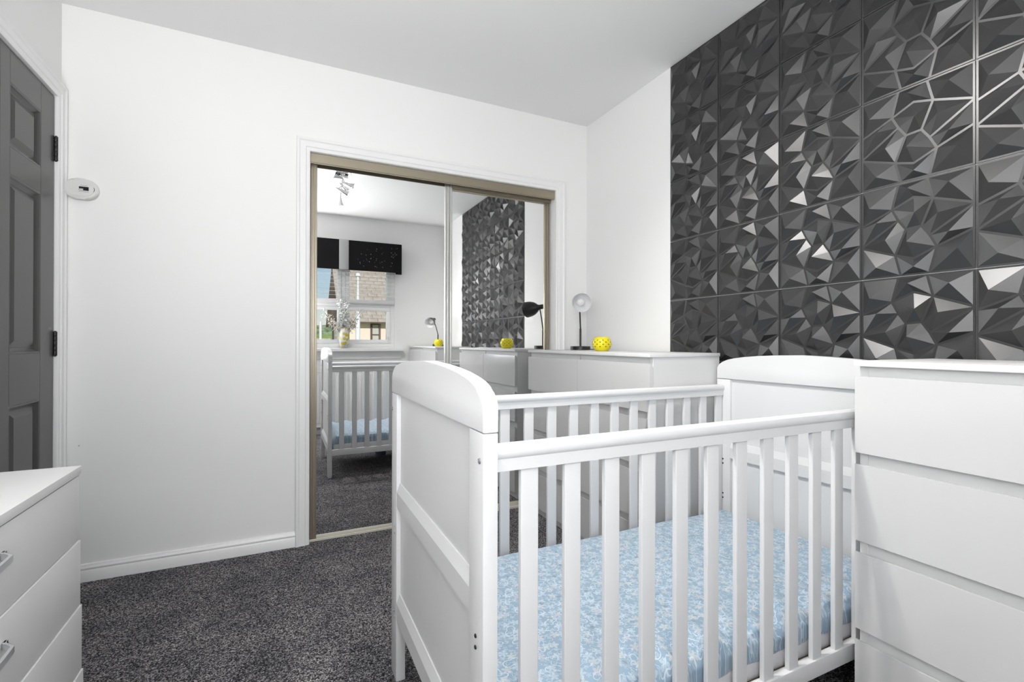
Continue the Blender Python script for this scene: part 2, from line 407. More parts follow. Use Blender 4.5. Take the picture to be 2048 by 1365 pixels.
bm = bmesh.new(); box(bm, -w2, w2, -.016, -.012, 1.930, 1.976, .001, 1); box(bm, -w2, w2, -.012, .105, 1.972, 1.976)
box(bm, -w2, w2, -.013, -.009, 1.924, 1.931, .001, 1)
obj('fascia', bm, M['bronze'], e)
bm = bmesh.new(); box(bm, -w2, w2, .031, .034, 1.915, 1.972); obj('channel', bm, M['bronze'], e)
bm = bmesh.new(); box(bm, -w2, w2, -.004, .09, 0, .0045, .001, 1); box(bm, -w2, w2, -.004, .003, .0045, .011, .001, 1); box(bm, -w2, w2, .040, .043, .0045, .009); obj('floor_track', bm, M['ivory'], e)

# ------------------------------------------------------------------ faceted wall panels (right wall)
ND = {'a': (0, 0), 'b': (1, 0), 'c': (1, 1), 'd': (0, 1), 'n1': (.365, 0), 'n2': (.614, 0), 'b1': (.386, 1), 'b2': (.635, 1),
      'l1': (0, .400), 'l2': (0, .638), 'r1': (1, .362), 'r2': (1, .600), 'A': (.302, .270), 'G': (.698, .730), 'D': (.5, .178), 'H': (.5, .822),
      'E': (.667, .232), 'K': (.333, .768), 'F': (.569, .496), 'C': (.431, .504), 'M1': (.361, .396), 'M2': (.639, .604)}
CELLS = [(('a', 'n1', 'A', 'l1'), (.113, .216)), (('n1', 'n2', 'E', 'D', 'A'), (.472, .084)), (('n2', 'b', 'r1', 'E'), (.820, .117)),
         (('A', 'D', 'E', 'F', 'C', 'M1'), (.535, .355)), (('l1', 'A', 'M1', 'l2'), (.183, .391)), (('l2', 'M1', 'C', 'K'), (.268, .597))]
for cyc, ap in list(CELLS):
    inv = {'a': 'c', 'b': 'd', 'c': 'a', 'd': 'b', 'n1': 'b2', 'n2': 'b1', 'b1': 'n2', 'b2': 'n1', 'l1': 'r2', 'l2': 'r1', 'r1': 'l2', 'r2': 'l1',
           'A': 'G', 'G': 'A', 'D': 'H', 'H': 'D', 'E': 'K', 'K': 'E', 'F': 'C', 'C': 'F', 'M1': 'M2', 'M2': 'M1'}
    CELLS.append((tuple(inv[k_] for k_ in cyc), (1-ap[0], 1-ap[1])))
PS = .300; TH = .006; HB = .0195
def inset_poly(pts, keys):
    """offset each edge inwards: .022 for border edges, .0115 for inner ribs"""
    n = len(pts)
    area = sum(pts[i][0]*pts[(i+1) % n][1]-pts[(i+1) % n][0]*pts[i][1] for i in range(n))
    if area < 0: pts = pts[::-1]; keys = keys[::-1]
    lines = []
    for i in range(n):
        p, q = Vector(pts[i]), Vector(pts[(i+1) % n]); d = (q-p).normalized(); nrm = Vector((-d.y, d.x))
        border = any(abs(p[k_]-v) < 1e-6 and abs(q[k_]-v) < 1e-6 for k_ in (0, 1) for v in (0, 1))
        lines.append((p+nrm*(.021 if border else .0115), d))
    res = []
    for i in range(n):
        (p, d), (q, e_) = lines[i-1], lines[i]
        cr = d.x*e_.y-d.y*e_.x
        if abs(cr) < .08: res.append((p+q)/2+ (Vector(pts[i])-(p+q)/2).project(d)); continue
        t = ((q-p).x*e_.y-(q-p).y*e_.x)/cr; res.append(p+d*t)
    return res
bm = bmesh.new()
g = .0012/PS
def tv(u, v, h): return (-h, (-(u))*PS, -v*PS)      # tile local: x towards the room is -x, u runs to -y, v downwards
# base plate
q = [bm.verts.new(tv(u, v, TH)) for u, v in ((g, g), (1-g, g), (1-g, 1-g), (g, 1-g))]
p = [bm.verts.new(tv(u, v, 0.0004)) for u, v in ((g, g), (1-g, g), (1-g, 1-g), (g, 1-g))]
bm.faces.new(q)
for i in range(4): bm.faces.new((q[i], q[(i+1) % 4], p[(i+1) % 4], p[i]))
for cyc, ap in CELLS:
    poly = inset_poly([ND[k_] for k_ in cyc], list(cyc))
    vs = [bm.verts.new(tv(u.x, u.y, TH+.0001)) for u in poly]; a = bm.verts.new(tv(ap[0], ap[1], TH+HB))
    for i in range(len(vs)): bm.faces.new((vs[i], vs[(i+1) % len(vs)], a))
tile_me = None
ytop, ztop = 1.863, 2.432
for ci in range(5):
    for ri in range(8):
        if tile_me is None:
            t0 = obj('wall_panel', bm, M['panel'], wall_r, smooth=1); t0.location = (R, ytop, ztop); tile_me = t0
        else:
            share(tile_me, 'wall_panel', wall_r, (R, ytop-ci*PS, ztop-ri*PS))

# ------------------------------------------------------------------ gloss chests of eight drawers against the right wall
def big_chest(y0, y1, xf, ztop, label):
    """front faces -x at x = xf; y0 < y1"""
    w = y1-y0; dp = 1.755-xf
    e = empty('chest_of_drawers', label, 'chest of drawers', (xf, y0, 0), 'gloss white eight drawer chests')
    s = ztop/.970
    for a0 in (.004, w-.024):
        obj('side_panel', B_(.019, dp, a0, a0+.020, 0, ztop-.015, bev=.001, seg=1), M['carcass'], e)
    bm = bmesh.new()
    box(bm, dp-.012, dp-.004, .02, w-.02, .02, ztop-.016); box(bm, .04, dp-.01, .02, w-.02, .02, .035)
    box(bm, .03, dp-.01, w/2-.009, w/2+.009, .02, ztop-.015)
    for k_ in range(4):
        zt = (.929-k_*.229)*s
        zu = min(zt+.034*s, ztop-.016)
        box(bm, .0195, .030, .0245, w/2-.004, zt-.014, zu); box(bm, .0195, .030, w/2+.004, w-.0245, zt-.014, zu)
    obj('frame', bm, M['carcass'], e)
    obj('top', B_(-.002, dp, 0, w, ztop-.015, ztop, bev=.0015), M['carcass'], e)
    obj('plinth', B_(.022, .036, .02, w-.02, 0, .05), M['carcass'], e)
    for k_ in range(4):
        zt = (.929-k_*.229)*s; zb = zt-.199*s
        for a0, a1 in ((.002, w/2-.0015), (w/2+.0015, w-.002)):
            bm = bmesh.new()
            prism(bm, [(0, zb), (.018, zb), (.018, zt-.016), (.004, zt), (0, zt)], a0, a1, 'y')
            box(bm, .0185, .030, a0+.026, a1-.026, zb+.038, zt-.03)
            obj('drawer', bm, M['gloss'], e)
    return e
big_chest(1.520, 2.596, 1.355, .972, 'gloss white chest of drawers between cot headboard and mirror wall, under black lamp')
big_chest(-.338, .748, 1.357, .972, 'gloss white chest of drawers nearest the viewer, at right edge, hiding the cot corner')

# ------------------------------------------------------------------ left chest with grey bow handles
cxf, cyw0, cyw1, cz = -.434, .53, 1.470, .722
e = empty('low_chest_of_drawers', 'matt white chest of drawers with grey bow handles before the dark door', 'chest of drawers', (cxf, cyw0, 0))
w = cyw1-cyw0; dp = -L+.017-cxf      # negative: body extends to -x
bm = bmesh.new()
box(bm, dp, -.019, 0, .018, 0, cz-.020, .001, 1); box(bm, dp, -.019, w-.018, w, 0, cz-.020, .001, 1)
box(bm, dp, dp+.006, .018, w-.018, .05, cz-.02); box(bm, dp, -.03, .018, w-.018, .05, .066); obj('carcass', bm, M['chest'], e)
obj('top', B_(dp, .004, -.004, w+.004, cz-.019, cz, bev=.0015), M['chest'], e)
obj('plinth', B_(-.04, -.025, .018, w-.018, 0, .075), M['chest'], e)
LEAN = .035
for k_ in range(4):
    zt = cz-.022-k_*.1545; zb = zt-.152
    dr = obj('drawer', B_(-.018+k_*.0022, .001+k_*.0022, .001, w-.001+.003*k_, zb, zt, bev=.001), M['chest'], e)
    # bow handle: flat feet, then a strap bowing out
    bm = bmesh.new(); zc = zt-.050; yc = w/2+.022; half = .060; x0 = .001+k_*.0022
    path = []; half = .103
    for i in range(41):
        t = -1+2*i/40; d = (1-abs(t))*half
        q_ = min(1, max(0, (d-.010)/.016)); q_ = q_*q_*(3-2*q_)
        path.append((x0+.0052+q_*(.015+.006*(1-t*t)), yc+t*half))
    th = .005
    pts = [(x, y) for x, y in path]+[(x-th, y) for x, y in reversed(path)]
    prism(bm, pts, zc-.006, zc+.006, 'z', .0012)
    for sg in (-1, 1): box(bm, x0+.0003, x0+.0052, yc+sg*(half-.005)-.005, yc+sg*(half-.005)+.005, zc-.006, zc+.006, .001, 1)
    obj('handle', bm, M['pull'], dr, smooth=40)
    if k_ == 0: first = None

# ------------------------------------------------------------------ cot
X0, X1, Y0, Y1 = .3095, 1.753, .758, 1.511
tb = .028; pw = .068; SEAM = .862
cot = empty('cot', 'white wooden slatted cot with arched end boards standing on the carpet', 'cot', (X0, Y0, 0))
ARC = [(0, .902), (.002, .912), (.008, .921), (.018, .9295), (.034, .937), (.058, .9455), (.09, .952), (.14, .959), (.20, .9645), (.27, .9685), (.34, .971)]
wy = Y1-Y0
arc = ARC+[(wy/2, .972)]+[(wy-y, z) for y, z in reversed(ARC)]
for k_, xa in enumerate((0, X1-X0-tb)):
    bm = bmesh.new()
    prism(bm, [(0, SEAM)]+[(y, z) for y, z in arc]+[(wy, SEAM)], xa-.001, xa+tb+.001, 'x', .004)
    obj('arched_top_board', bm, M['cot'], cot)
    for ya in (0, wy-pw):
        obj('leg', B_(xa, xa+tb, ya, ya+pw, 0, SEAM-.0015, bev=.0025), M['cot'], cot)
    obj('end_panel', B_(xa+.0125, xa+tb-.0125, pw-.004, wy-pw+.004, .20, SEAM+.004), M['cot'], cot)
    for z0, z1, nm in ((.524, .594, 'middle_rail'), (.185, .262, 'bottom_rail')):
        bm = bmesh.new()
        prism(bm, [(xa+.001, z0), (xa+tb-.001, z0), (xa+tb-.001, z1-.026), (xa+tb-.010, z1), (xa+.010, z1), (xa+.001, z1-.026)], pw, wy-pw, 'y')
        obj(nm, bm, M['cot'], cot, smooth=8)
xi0, xi1 = tb, X1-X0-tb
def side(yc, label):
    """slatted side centred on local y = yc"""
    bm = bmesh.new()   # rounded top rail over a flat one
    prof = [(yc-.011, .790), (yc+.011, .790), (yc+.011, .812), (yc+.0125, .814), (yc+.015, .818), (yc+.0155, .826), (yc+.013, .833), (yc+.007, .837),
            (yc-.007, .837), (yc-.013, .833), (yc-.0155, .826), (yc-.015, .818), (yc-.0125, .814), (yc-.011, .812)]
    prism(bm, prof, xi0+.001, xi1-.001, 'x'); obj('top_rail', bm, M['cot'], cot, smooth=30)
    obj('lower_rail', B_(xi0+.001, xi1-.001, yc-.011, yc+.011, .163, .207, bev=.003), M['cot'], cot)
    s0 = None
    for i in range(15):
        xc = .407-X0+i*.0927
        if s0 is None:
            s0 = obj('slat', B_(-.018, .018, -.0062, .0062, .2065, .7905, bev=.003, seg=3), M['cot'], cot); s0.location = (xc, yc, 0)
        else:
            share(s0, 'slat', cot, (xc, yc, 0))
side(.020, 'near'); side(wy-.024, 'far')
# bolts and screw holes in the left end board
for (y, z, r, m_) in ((.015, .812, .0055, 'steel'), (wy-.012, .812, .0055, 'steel'), (.032, .50, .0036, 'black'), (.032, .480, .0036, 'black'),
                      (wy-.045, .205, .0045, 'steel'), (wy-.045, .186, .0045, 'steel'), (wy-.008, .222, .004, 'steel'), (wy-.05, .46, .0025, 'grey'), (wy-.05, .44, .0025, 'grey'), (.050, .40, .0036, 'black')):
    bm = bmesh.new(); lathe(bm, [(r, .0002), (r, .0014), (r*.8, .0024), (r*.4, .0026), (r*.35, .0012)], 16, (0, y, z), (-1, 0, 0))
    obj('bolt', bm, M[m_], cot)
for z in (.515, .496, .367, .348):
    for y in (wy-.032,):
        bm = bmesh.new(); lathe(bm, [(.0036, .0001), (.0036, .0006), (.002, .0007)], 12, (X1-X0-tb, y, z), (-1, 0, 0)); obj('screw_hole', bm, M['black'], cot)
obj('base_board', B_(xi0+.004, xi1-.004, .034, wy-.038, .168, .186), M['plywood'], cot)

# mattress and its printed sheet
mx0, mx1, my0, my1, mz0, mz1 = X0+tb+.006, X1-tb-.008, Y0+.038, Y1-.042, .187, .318
mt = empty('cot_mattress', 'white cot mattress under a pale blue leaf print sheet, inside the cot', 'mattress', ((mx0+mx1)/2, (my0+my1)/2, mz0))
hx, hy = (mx1-mx0)/2, (my1-my0)/2; hz = mz1-mz0
bm = bmesh.new(); box(bm, -hx+.004, hx-.004, -hy+.006, hy-.006, 0, .085, .018, 4); obj('mattress_core', bm, M['white_fabric'], mt)
from mathutils import noise as mn
def sheet(bm, nx=150, ny=70):
    """closed rounded slab whose near long edge is bunched into soft folds"""
    grid = {}
    def P(u, v):      # u along x 0..1, v: 0..1 round the section from the near bottom over the top to the far bottom
        x = -hx+.002+u*(2*hx-.004)
        seq = [(-hy+.004, .050), (-hy-.002, .064), (-hy, .095), (-hy+.012, .117), (-hy+.035, .126), (-hy+.09, .130), (0, .131), (hy-.09, .130), (hy-.03, .126), (hy-.006, .112), (hy-.001, .09), (hy-.003, .060), (hy-.010, .045)]
        t = v*(len(seq)-1); i = min(int(t), len(seq)-2); f = t-i
        y = seq[i][0]*(1-f)+seq[i+1][0]*f; z = seq[i][1]*(1-f)+seq[i+1][1]*f
        e_ = min(u, 1-u)*2*hx
        if e_ < .04: z = .05+(z-.05)*(1-(1-e_/.04)**2*.5) ; 
        wx = x*1.0
        near = max(0, 1-abs(y+hy-.03)/.15)**1.3
        fold = math.sin(wx*2*math.pi/.135+2.2*mn.noise(Vector((wx*2.2, 0, 1)))+ (y+hy)*9)
        z += near*(.010*fold*(z > .06)+.003*mn.noise(Vector((wx*16, y*16, 3))))
        if v < .3: y += -.003*fold+.004*mn.noise(Vector((wx*22, z*40, 7)))
        z += .0045*mn.noise(Vector((x*5, y*7, 0)))*(z > .08)+.0018*mn.noise(Vector((x*18, y*14, 5)))
        y = max(y, -hy-.004)
        return Vector((x, y, z))
    vs = [[bm.verts.new(P(i/nx, j/ny)) for j in range(ny+1)] for i in range(nx+1)]
    for i in range(nx):
        for j in range(ny): bm.faces.new((vs[i][j], vs[i+1][j], vs[i+1][j+1], vs[i][j+1]))
    for row in (vs[0], vs[-1]): bm.faces.new(row if row is vs[0] else list(reversed(row)))
bm = bmesh.new(); sheet(bm); obj('fitted_sheet', bm, M['sheet'], mt, smooth=60)

# ------------------------------------------------------------------ desk lamps and yellow tealight bowls
def desk_lamp(base, head, aim, label, z=.9722):
    e = empty('desk_lamp', label, 'desk lamp', (base[0], base[1], z), 'black desk lamps')
    bm = bmesh.new(); lathe(bm, [(.058, 0), (.0605, .0015), (.0605, .0205), (.0585, .0225), (.02, .0230), (.0, .0230)], 48); obj('base', bm, M['black'], e)
    hd = Vector(head)-Vector((base[0], base[1], z)); a = Vector(aim).normalized()
    neck = hd-a*.112
    bm = bmesh.new(); top = Vector((neck.x*.85, neck.y*.85, neck.z-.02))
    tube(bm, [(0, 0, .023), (0, 0, .13)], .0062, 14); tube(bm, [(0, 0, .13)]+[tuple(Vector((0, 0, .13)).lerp(top, t)+Vector((0, 0, .012*math.sin(math.pi*t)))) for t in (.25, .5, .75)]+[tuple(top), tuple(neck-a*.002)], .0045, 12)
    obj('stem', bm, M['black'], e)
    bm = bmesh.new()
    lathe(bm, [(.012, -.030), (.016, -.027), (.017, .0), (.020, .012), (.033, .030), (.046, .052), (.0535, .08), (.056, .112), (.0552, .1125)], 48, neck, a, cap=True) if False else None
    lathe(bm, [(.0, -.031), (.012, -.030), (.0165, -.027), (.017, .0), (.021, .014), (.034, .030), (.046, .052), (.0535, .08), (.056, .112)], 48, neck, a, cap=False)
    sh = obj('shade', bm, M['black'], e, smooth=50)
    bm = bmesh.new()
    lathe(bm, [(.056, .1121), (.0548, .1122), (.0525, .08), (.045, .052), (.033, .032), (.018, .018), (0, .018)], 48, neck, a, cap=False)
    obj('shade_lining', bm, M['shade_in'], sh, smooth=50, label='white inside of the lamp shade')
    bm = bmesh.new(); lathe(bm, [(.0, .019), (.012, .0195), (.0125, .034), (.019, .045), (.0235, .058), (.0225, .070), (.015, .079), (0, .082)], 28, neck, a, cap=False)
    obj('bulb', bm, M['bulb'], sh, smooth=60, label='white unlit bulb')
    bm = bmesh.new(); tube(bm, [(.055, -.02, .004), (.075, -.025, .0035), (.10, -.01, .0035)], .002, 8); obj('cable', bm, M['black'], e)
    return e
desk_lamp((1.640, 2.455), (1.572, 2.34, 1.250), (-.42, -.86, -.12), 'black desk lamp on the far chest beside the mirror doors')
desk_lamp((1.590, .060), (1.463, .152, 1.228), (-.62, .70, -.35), 'black desk lamp on the near chest, seen only in the mirror')
def bowl(loc, label):
    e = empty('tealight_holder', label, 'candle holder', loc, 'yellow heart cut tealight holders')
    prof = [(.0, .0), (.030, .0), (.034, .002), (.0445, .016), (.0495, .030), (.0505, .040), (.0485, .052), (.0415, .067), (.036, .0735), (.0345, .0745), (.0325, .0735), (.038, .066), (.0455, .051), (.0465, .04), (.0455, .03), (.040, .016), (.03, .004), (0, .004)]
    bm = bmesh.new(); lathe(bm, prof, 48, cap=False); obj('body', bm, M['yellow'], e, smooth=50)
    def rad(z):
        for (r0, z0), (r1, z1) in zip(prof[2:9], prof[3:10]):
            if z0 <= z <= z1: return r0+(r1-r0)*(z-z0)/(z1-z0)
        return .04
    h0 = None
    bm = bmesh.new(); pts = []
    for i in range(20):
        t = 2*math.pi*i/20; pts.append((16*math.sin(t)**3*.00026, (13*math.cos(t)-5*math.cos(2*t)-2*math.cos(3*t)-math.cos(4*t))*.00026))
    f = bm.faces.new([bm.verts.new((0, p_[0], p_[1])) for p_ in pts])
    r_ = bmesh.ops.extrude_face_region(bm, geom=[f])
    for v in r_['geom']:
        if isinstance(v, bmesh.types.BMVert): v.co.x -= .003
    h0 = obj('heart_cutout', bm, M['hole'], e)
    first_ = True
    for row, z in enumerate((.024, .036, .048, .058)):
        for k_ in range(10):
            a = 2*math.pi*(k_+.5*(row % 2))/10+.12; r = rad(z)
            o = h0 if first_ else share(h0, 'heart_cutout', e, (0, 0, 0)); first_ = False
            o.location = ((r+.0006)*math.cos(a), (r+.0006)*math.sin(a), z)
            tilt = math.atan2(rad(z-.003)-rad(z+.003), .006)
            o.rotation_euler = (0, -tilt, a)
            if row == 3: o.scale = (1, .85, .85)
    return e
bowl((1.532, 2.090, .9722), 'yellow tealight holder with heart cut-outs on the far chest, beside the black lamp')
bowl((1.530, .280, .9722), 'yellow tealight holder on the near chest, seen only in the mirror')

# ------------------------------------------------------------------ alarm on the mirror wall, nail
e = empty('alarm_unit', 'white oval carbon monoxide alarm with small display, on wall beside the door', 'alarm', (-.766, D, 1.6595))
def stadium(hw, hh, n=14):
    r = hh; c = hw-hh; pts = []
    for i in range(n+1):
        a = -math.pi/2+math.pi*i/n; pts.append((c+r*math.cos(a), r*math.sin(a)))
    for i in range(n+1):
        a = math.pi/2+math.pi*i/n; pts.append((-c+r*math.cos(a), r*math.sin(a)))
    return pts
bm = bmesh.new(); prism(bm, stadium(.058, .0435), -.026, -.0005, 'y')
es = [ed for ed in bm.edges if all(abs(v.co.y+.026) < 1e-5 for v in ed.verts)]
bmesh.ops.bevel(bm, geom=es, offset=.010, segments=5, profile=.5, affect='EDGES'); obj('body', bm, M['plastic'], e, smooth=50)
bm = bmesh.new(); prism(bm, stadium(.0455, .0300), -.0285, -.0262, 'y', .0006); obj('face_plate', bm, M['plastic'], e)
obj('display', B_(-.004, .028, -.0292, -.0288, -.0075, .0085), M['dark'], e, label='small dark display')
obj('display_glint', B_(-.003, .010, -.0296, -.0293, -.0065, -.0005), M['plastic'], e)  # light reflected in the display, drawn as a pale patch
obj('print_line', B_(-.006, .028, -.0292, -.0288, -.0135, -.0120), M['grey'], e); obj('print_line', B_(.000, .024, -.0292, -.0288, .0125, .014), M['grey'], e)
bm = bmesh.new(); lathe(bm, [(.0055, 0), (.0055, .0008), (0, .0009)], 18, (-.031, -.0285, 0), (0, -1, 0)); obj('button', bm, M['plastic'], e)
bm = bmesh.new(); tube(bm, [(.0465*math.cos(a)*1.0, -.0275, .030*math.sin(a)) for a in (-.35, -.15, .05, .3)], .0008, 6); obj('sounder_slot', bm, M['dark'], e)
bm = bmesh.new(); lathe(bm, [(.0022, 0), (.0022, .002), (0, .003)], 12, (0, 0, 0), (0, -1, 0)); o = obj('nail', bm, M['grey']); o.location = (-.774, D-.0005, .576)
tag(o, 'tiny dark nail low in the mirror wall, above the left chest', 'nail')

# ------------------------------------------------------------------ window, sill, blind, pelmet, radiator (seen in the mirror)
win = bpy.data.objects.new('window_1', None); win.location = ((wx0+wx1)/2, -B-.037, wz0); COL.objects.link(win); win['kind'] = 'structure'
win['label'] = 'white framed window opposite the mirror doors'
ww = (wx1-wx0)/2; wh = wz1-wz0
bm = bmesh.new()
fw_ = .052
box(bm, -ww, ww, -.03, .03, 0, .042, .003); box(bm, -ww, ww, -.03, .03, wh-fw_, wh, .003)
box(bm, -ww, -ww+fw_, -.03, .03, .042, wh-fw_, .003); box(bm, ww-fw_, ww, -.03, .03, .042, wh-fw_, .003); box(bm, -.024, .024, -.03, .03, .042, wh-fw_, .003)
box(bm, -ww+fw_, ww-fw_, -.03, .03, .455, .497, .003)
obj('window_frame', bm, M['upvc'], win)
for sx0, sx1 in ((-ww+fw_+.001, -.025), (.025, ww-fw_-.001)):
    for z0, z1 in ((.043, .454), (.498, wh-fw_-.001)):
        bm = bmesh.new(); sw = .040
        box(bm, sx0, sx1, -.02, .038, z0, z0+sw, .004); box(bm, sx0, sx1, -.02, .038, z1-sw, z1, .004)
        box(bm, sx0, sx0+sw, -.02, .038, z0+sw, z1-sw, .004); box(bm, sx1-sw, sx1, -.02, .038, z0+sw, z1-sw, .004)
        s_ = obj('sash', bm, M['upvc'], win)
        obj('pane', B_(sx0+sw+.001, sx1-sw-.001, -.001, .003, z0+sw+.001, z1-sw-.001), M['glass'], s_)
bm = bmesh.new(); box(bm, ww-fw_-.028, ww-fw_-.016, .038, .046, .08, .115, .003); tube(bm, [(ww-fw_-.022, .046, .10), (ww-fw_-.030, .055, .085), (ww-fw_-.034, .058, .060)], .004, 8)
obj('window_handle', bm, M['silver'], win)
# window board and apron
bm = bmesh.new(); box(bm, -.045, 1.279, -B+.0005, -B+.085, .912, .9475, .006, 3); box(bm, wx0+.001, wx1-.001, -B-.022, -B+.002, .915, .9618); struct('trim_5', bm, M['trim'], label='white window sill board')
bm = bmesh.new(); box(bm, -.03, 1.262, -B+.0005, -B+.016, .825, .911, .002); struct('trim_6', bm, M['trim'], label='apron board under the window sill')
# venetian blind
bl = empty('venetian_blind', 'white venetian blind half lowered in the window, slats open', 'blind', ((wx0+wx1)/2, -B+.018, 0))
sl = None
for i in range(12):
    z = 1.545+i*.043
    if z > 2.0: break
    if sl is None: sl = obj('slat', B_(-ww+.012, ww-.012, -.0125, .0125, -.0008, .0008), M['blind'], bl); sl.location = (0, 0, z)
    else: share(sl, 'slat', bl, (0, 0, z))
obj('bottom_rail', B_(-ww+.010, ww-.010, -.014, .014, 1.455, 1.500, bev=.004), M['blind'], bl)
bm = bmesh.new()
for x in (-.42, .0, .42):
    for y in (-.0132, .0132): tube(bm, [(x, y, 1.50), (x, y, 2.05)], .0006, 6)
obj('ladder_cords', bm, M['blind'], bl)
# pelmet
e = empty('pelmet', 'black velvet pelmet with silver ribbon band over the window', 'pelmet', (.615, -B, 1.815))
bm = bmesh.new(); box(bm, -.629, .629, .108, .130, .0, .330, .008, 4); box(bm, -.629, -.611, .002, .112, .0, .330, .004); box(bm, .611, .629, .002, .112, .0, .330, .004); box(bm, -.615, .615, .002, .112, .312, .328); obj('pelmet_box', bm, M['pelmet'], e)
bm = bmesh.new(); lathe(bm, [(0, -.034), (.012, -.034), (.014, -.030), (.014, .030), (.012, .034), (0, .034)], 16, (.595, .116, -.004), (1, 0, 0), cap=False); obj('bottom_roll', bm, M['pelmet'], e)
obj('ribbon', B_(-.057, .043, .1302, .1330, .001, .329, bev=.001), M['ribbon'], e)
bm = bmesh.new(); random.seed(4)
for i in range(46):
    x = random.choice([.19, .34, .5, .56])+random.gauss(0, .06); z = random.uniform(.04, .29)
    if not (.06 < x < .61): continue
    s = random.uniform(.0012, .0030); box(bm, x-s, x+s, .1301, .1308, z-s, z+s)
o = obj('sequins', bm, M['glitter'], e); o['kind'] = 'stuff'; o['label'] = 'tiny silver sequins'
# radiator
e = empty('radiator', 'white panel radiator under the window, behind the cot', 'radiator', (.62, -B, 0))
rx = .53
bm = bmesh.new(); box(bm, -rx, rx, .045, .060, .09, .69, .005, 3); box(bm, -rx, rx, .085, .088, .09, .69, .001, 1); obj('panel', bm, M['rad'], e)
for i in range(22):
    x = -rx+.024+i*.0482
    bm = bmesh.new(); box(bm, x-.0145, x+.0145, .088, .096, .13, .655, .0065, 3); obj('flute', bm, M['rad'], e)
bm = bmesh.new(); box(bm, -rx-.002, rx+.002, .042, .092, .69, .698, .002); box(bm, -rx-.003, -rx-.001, .042, .092, .09, .698); box(bm, rx+.001, rx+.003, .042, .092, .09, .698); obj('casing', bm, M['rad'], e)
bm = bmesh.new()
for x in (-rx+.1, rx-.1): box(bm, x-.015, x+.015, .001, .046, .2, .6)
for x in (-rx+.01, rx-.01): tube(bm, [(x, .052, 0), (x, .052, .095)], .0075, 12)
obj('bracket_and_pipes', bm, M['rad'], e)

# vase of dried blossom on the sill
vx, vy, vz = .620, -B+.058, .948
vz = .9478
e = empty('flower_vase', 'white vase with mustard pattern on the window sill', 'vase', (vx, vy, vz))
bm = bmesh.new(); lathe(bm, [(0, 0), (.028, 0), (.032, .003), (.048, .05), (.0575, .10), (.058, .135), (.050, .18), (.038, .212), (.033, .222), (.030, .222), (.034, .208), (.046, .178), (.053, .13), (.045, .05), (0, .012)], 40, cap=False)
obj('body', bm, M['vase'], e, smooth=50)
random.seed(11)
fl = empty('blossom_spray', 'spray of dried pale blossom twigs standing in the window vase', 'flowers', (vx, vy, vz+.02))
def leafball(bm, c, n, sp, s):
    for _ in range(n):
        p = Vector(c)+Vector((random.gauss(0, sp), random.gauss(0, sp*.6), random.gauss(0, sp)))
        d = Vector((random.uniform(-1, 1), random.uniform(-1, 1), random.uniform(-1, 1))).normalized(); a = d.orthogonal().normalized(); b_ = d.cross(a)
        k_ = s*random.uniform(.6, 1.3); h = d*s*.25
        q = [bm.verts.new(p+a*k_), bm.verts.new(p+b_*k_*.7+h), bm.verts.new(p-a*k_), bm.verts.new(p-b_*k_*.7+h), ]
        t = bm.verts.new(p-h)
        bm.faces.new(q)
        for i in range(4): bm.faces.new((q[i], q[(i+1) % 4], t))
for ends, m_, n in (((-.20, .0, .36), 'petal', 7), ((-.12, .01, .27), 'petal', 6), ((-.03, -.01, .50), 'petal_grey', 11), ((.02, .02, .46), 'petal_grey', 10), ((0, -.02, .38), 'petal_grey', 9), ((.17, 0, .385), 'petal', 4), ((.10, .01, .27), 'petal', 6)):
    bm = bmesh.new(); E_ = Vector(ends); pts = []
    for i in range(8):
        t = i/7; pts.append((E_.x*t**1.3, E_.y*t, .02+(E_.z-.02)*(t**.85)))
    pts[0] = (E_.x*.0, 0, 0); tube(bm, pts, [.0022]*8, 6); tw = obj('twig', bm, M['twig'], fl)
    bm = bmesh.new()
    for i in range(n):
        t = .50+.5*i/max(1, n-1); p_ = (E_.x*t**1.3, E_.y*t, .02+(E_.z-.02)*(t**.85)); leafball(bm, p_, 22, .022, .011)
    o = obj('blossom', bm, M[m_], tw, smooth=10); o['kind'] = 'stuff'

# ceiling spotlight
e = empty('ceiling_spotlight', 'chrome ceiling spotlight with cascading cone heads, lit, seen in the mirror', 'ceiling light', (.452, 1.10, H))
def rel(x, y, z): return Vector((x-.452, y-1.10, z-H))
obj('ceiling_plate', B_(-.058, .058, -.058, .058, -.016, -.0005, bev=.003), M['chrome'], e)
bm = bmesh.new(); lathe(bm, [(.014, -.034), (.018, -.03), (.018, -.016)], 20); tube(bm, [(0, 0, -.03), (-.004, .0, -.1), (-.016, .01, -.17), (-.019, .012, -.215)], .0035, 10); obj('stem', bm, M['chrome'], e)
HEADS = [((.455, 1.09, 2.385), (-.9, .1, .25), .075), ((.443, 1.13, 2.343), (1, -.15, -.20), .095), ((.430, 1.07, 2.352), (.75, -.35, -.55), .085),
         ((.392, 1.14, 2.287), (.93, -.1, -.36), .105), ((.432, 1.11, 2.226), (.07, .05, -1), .082), ((.462, 1.10, 2.392), (.8, .3, .05), .05)]
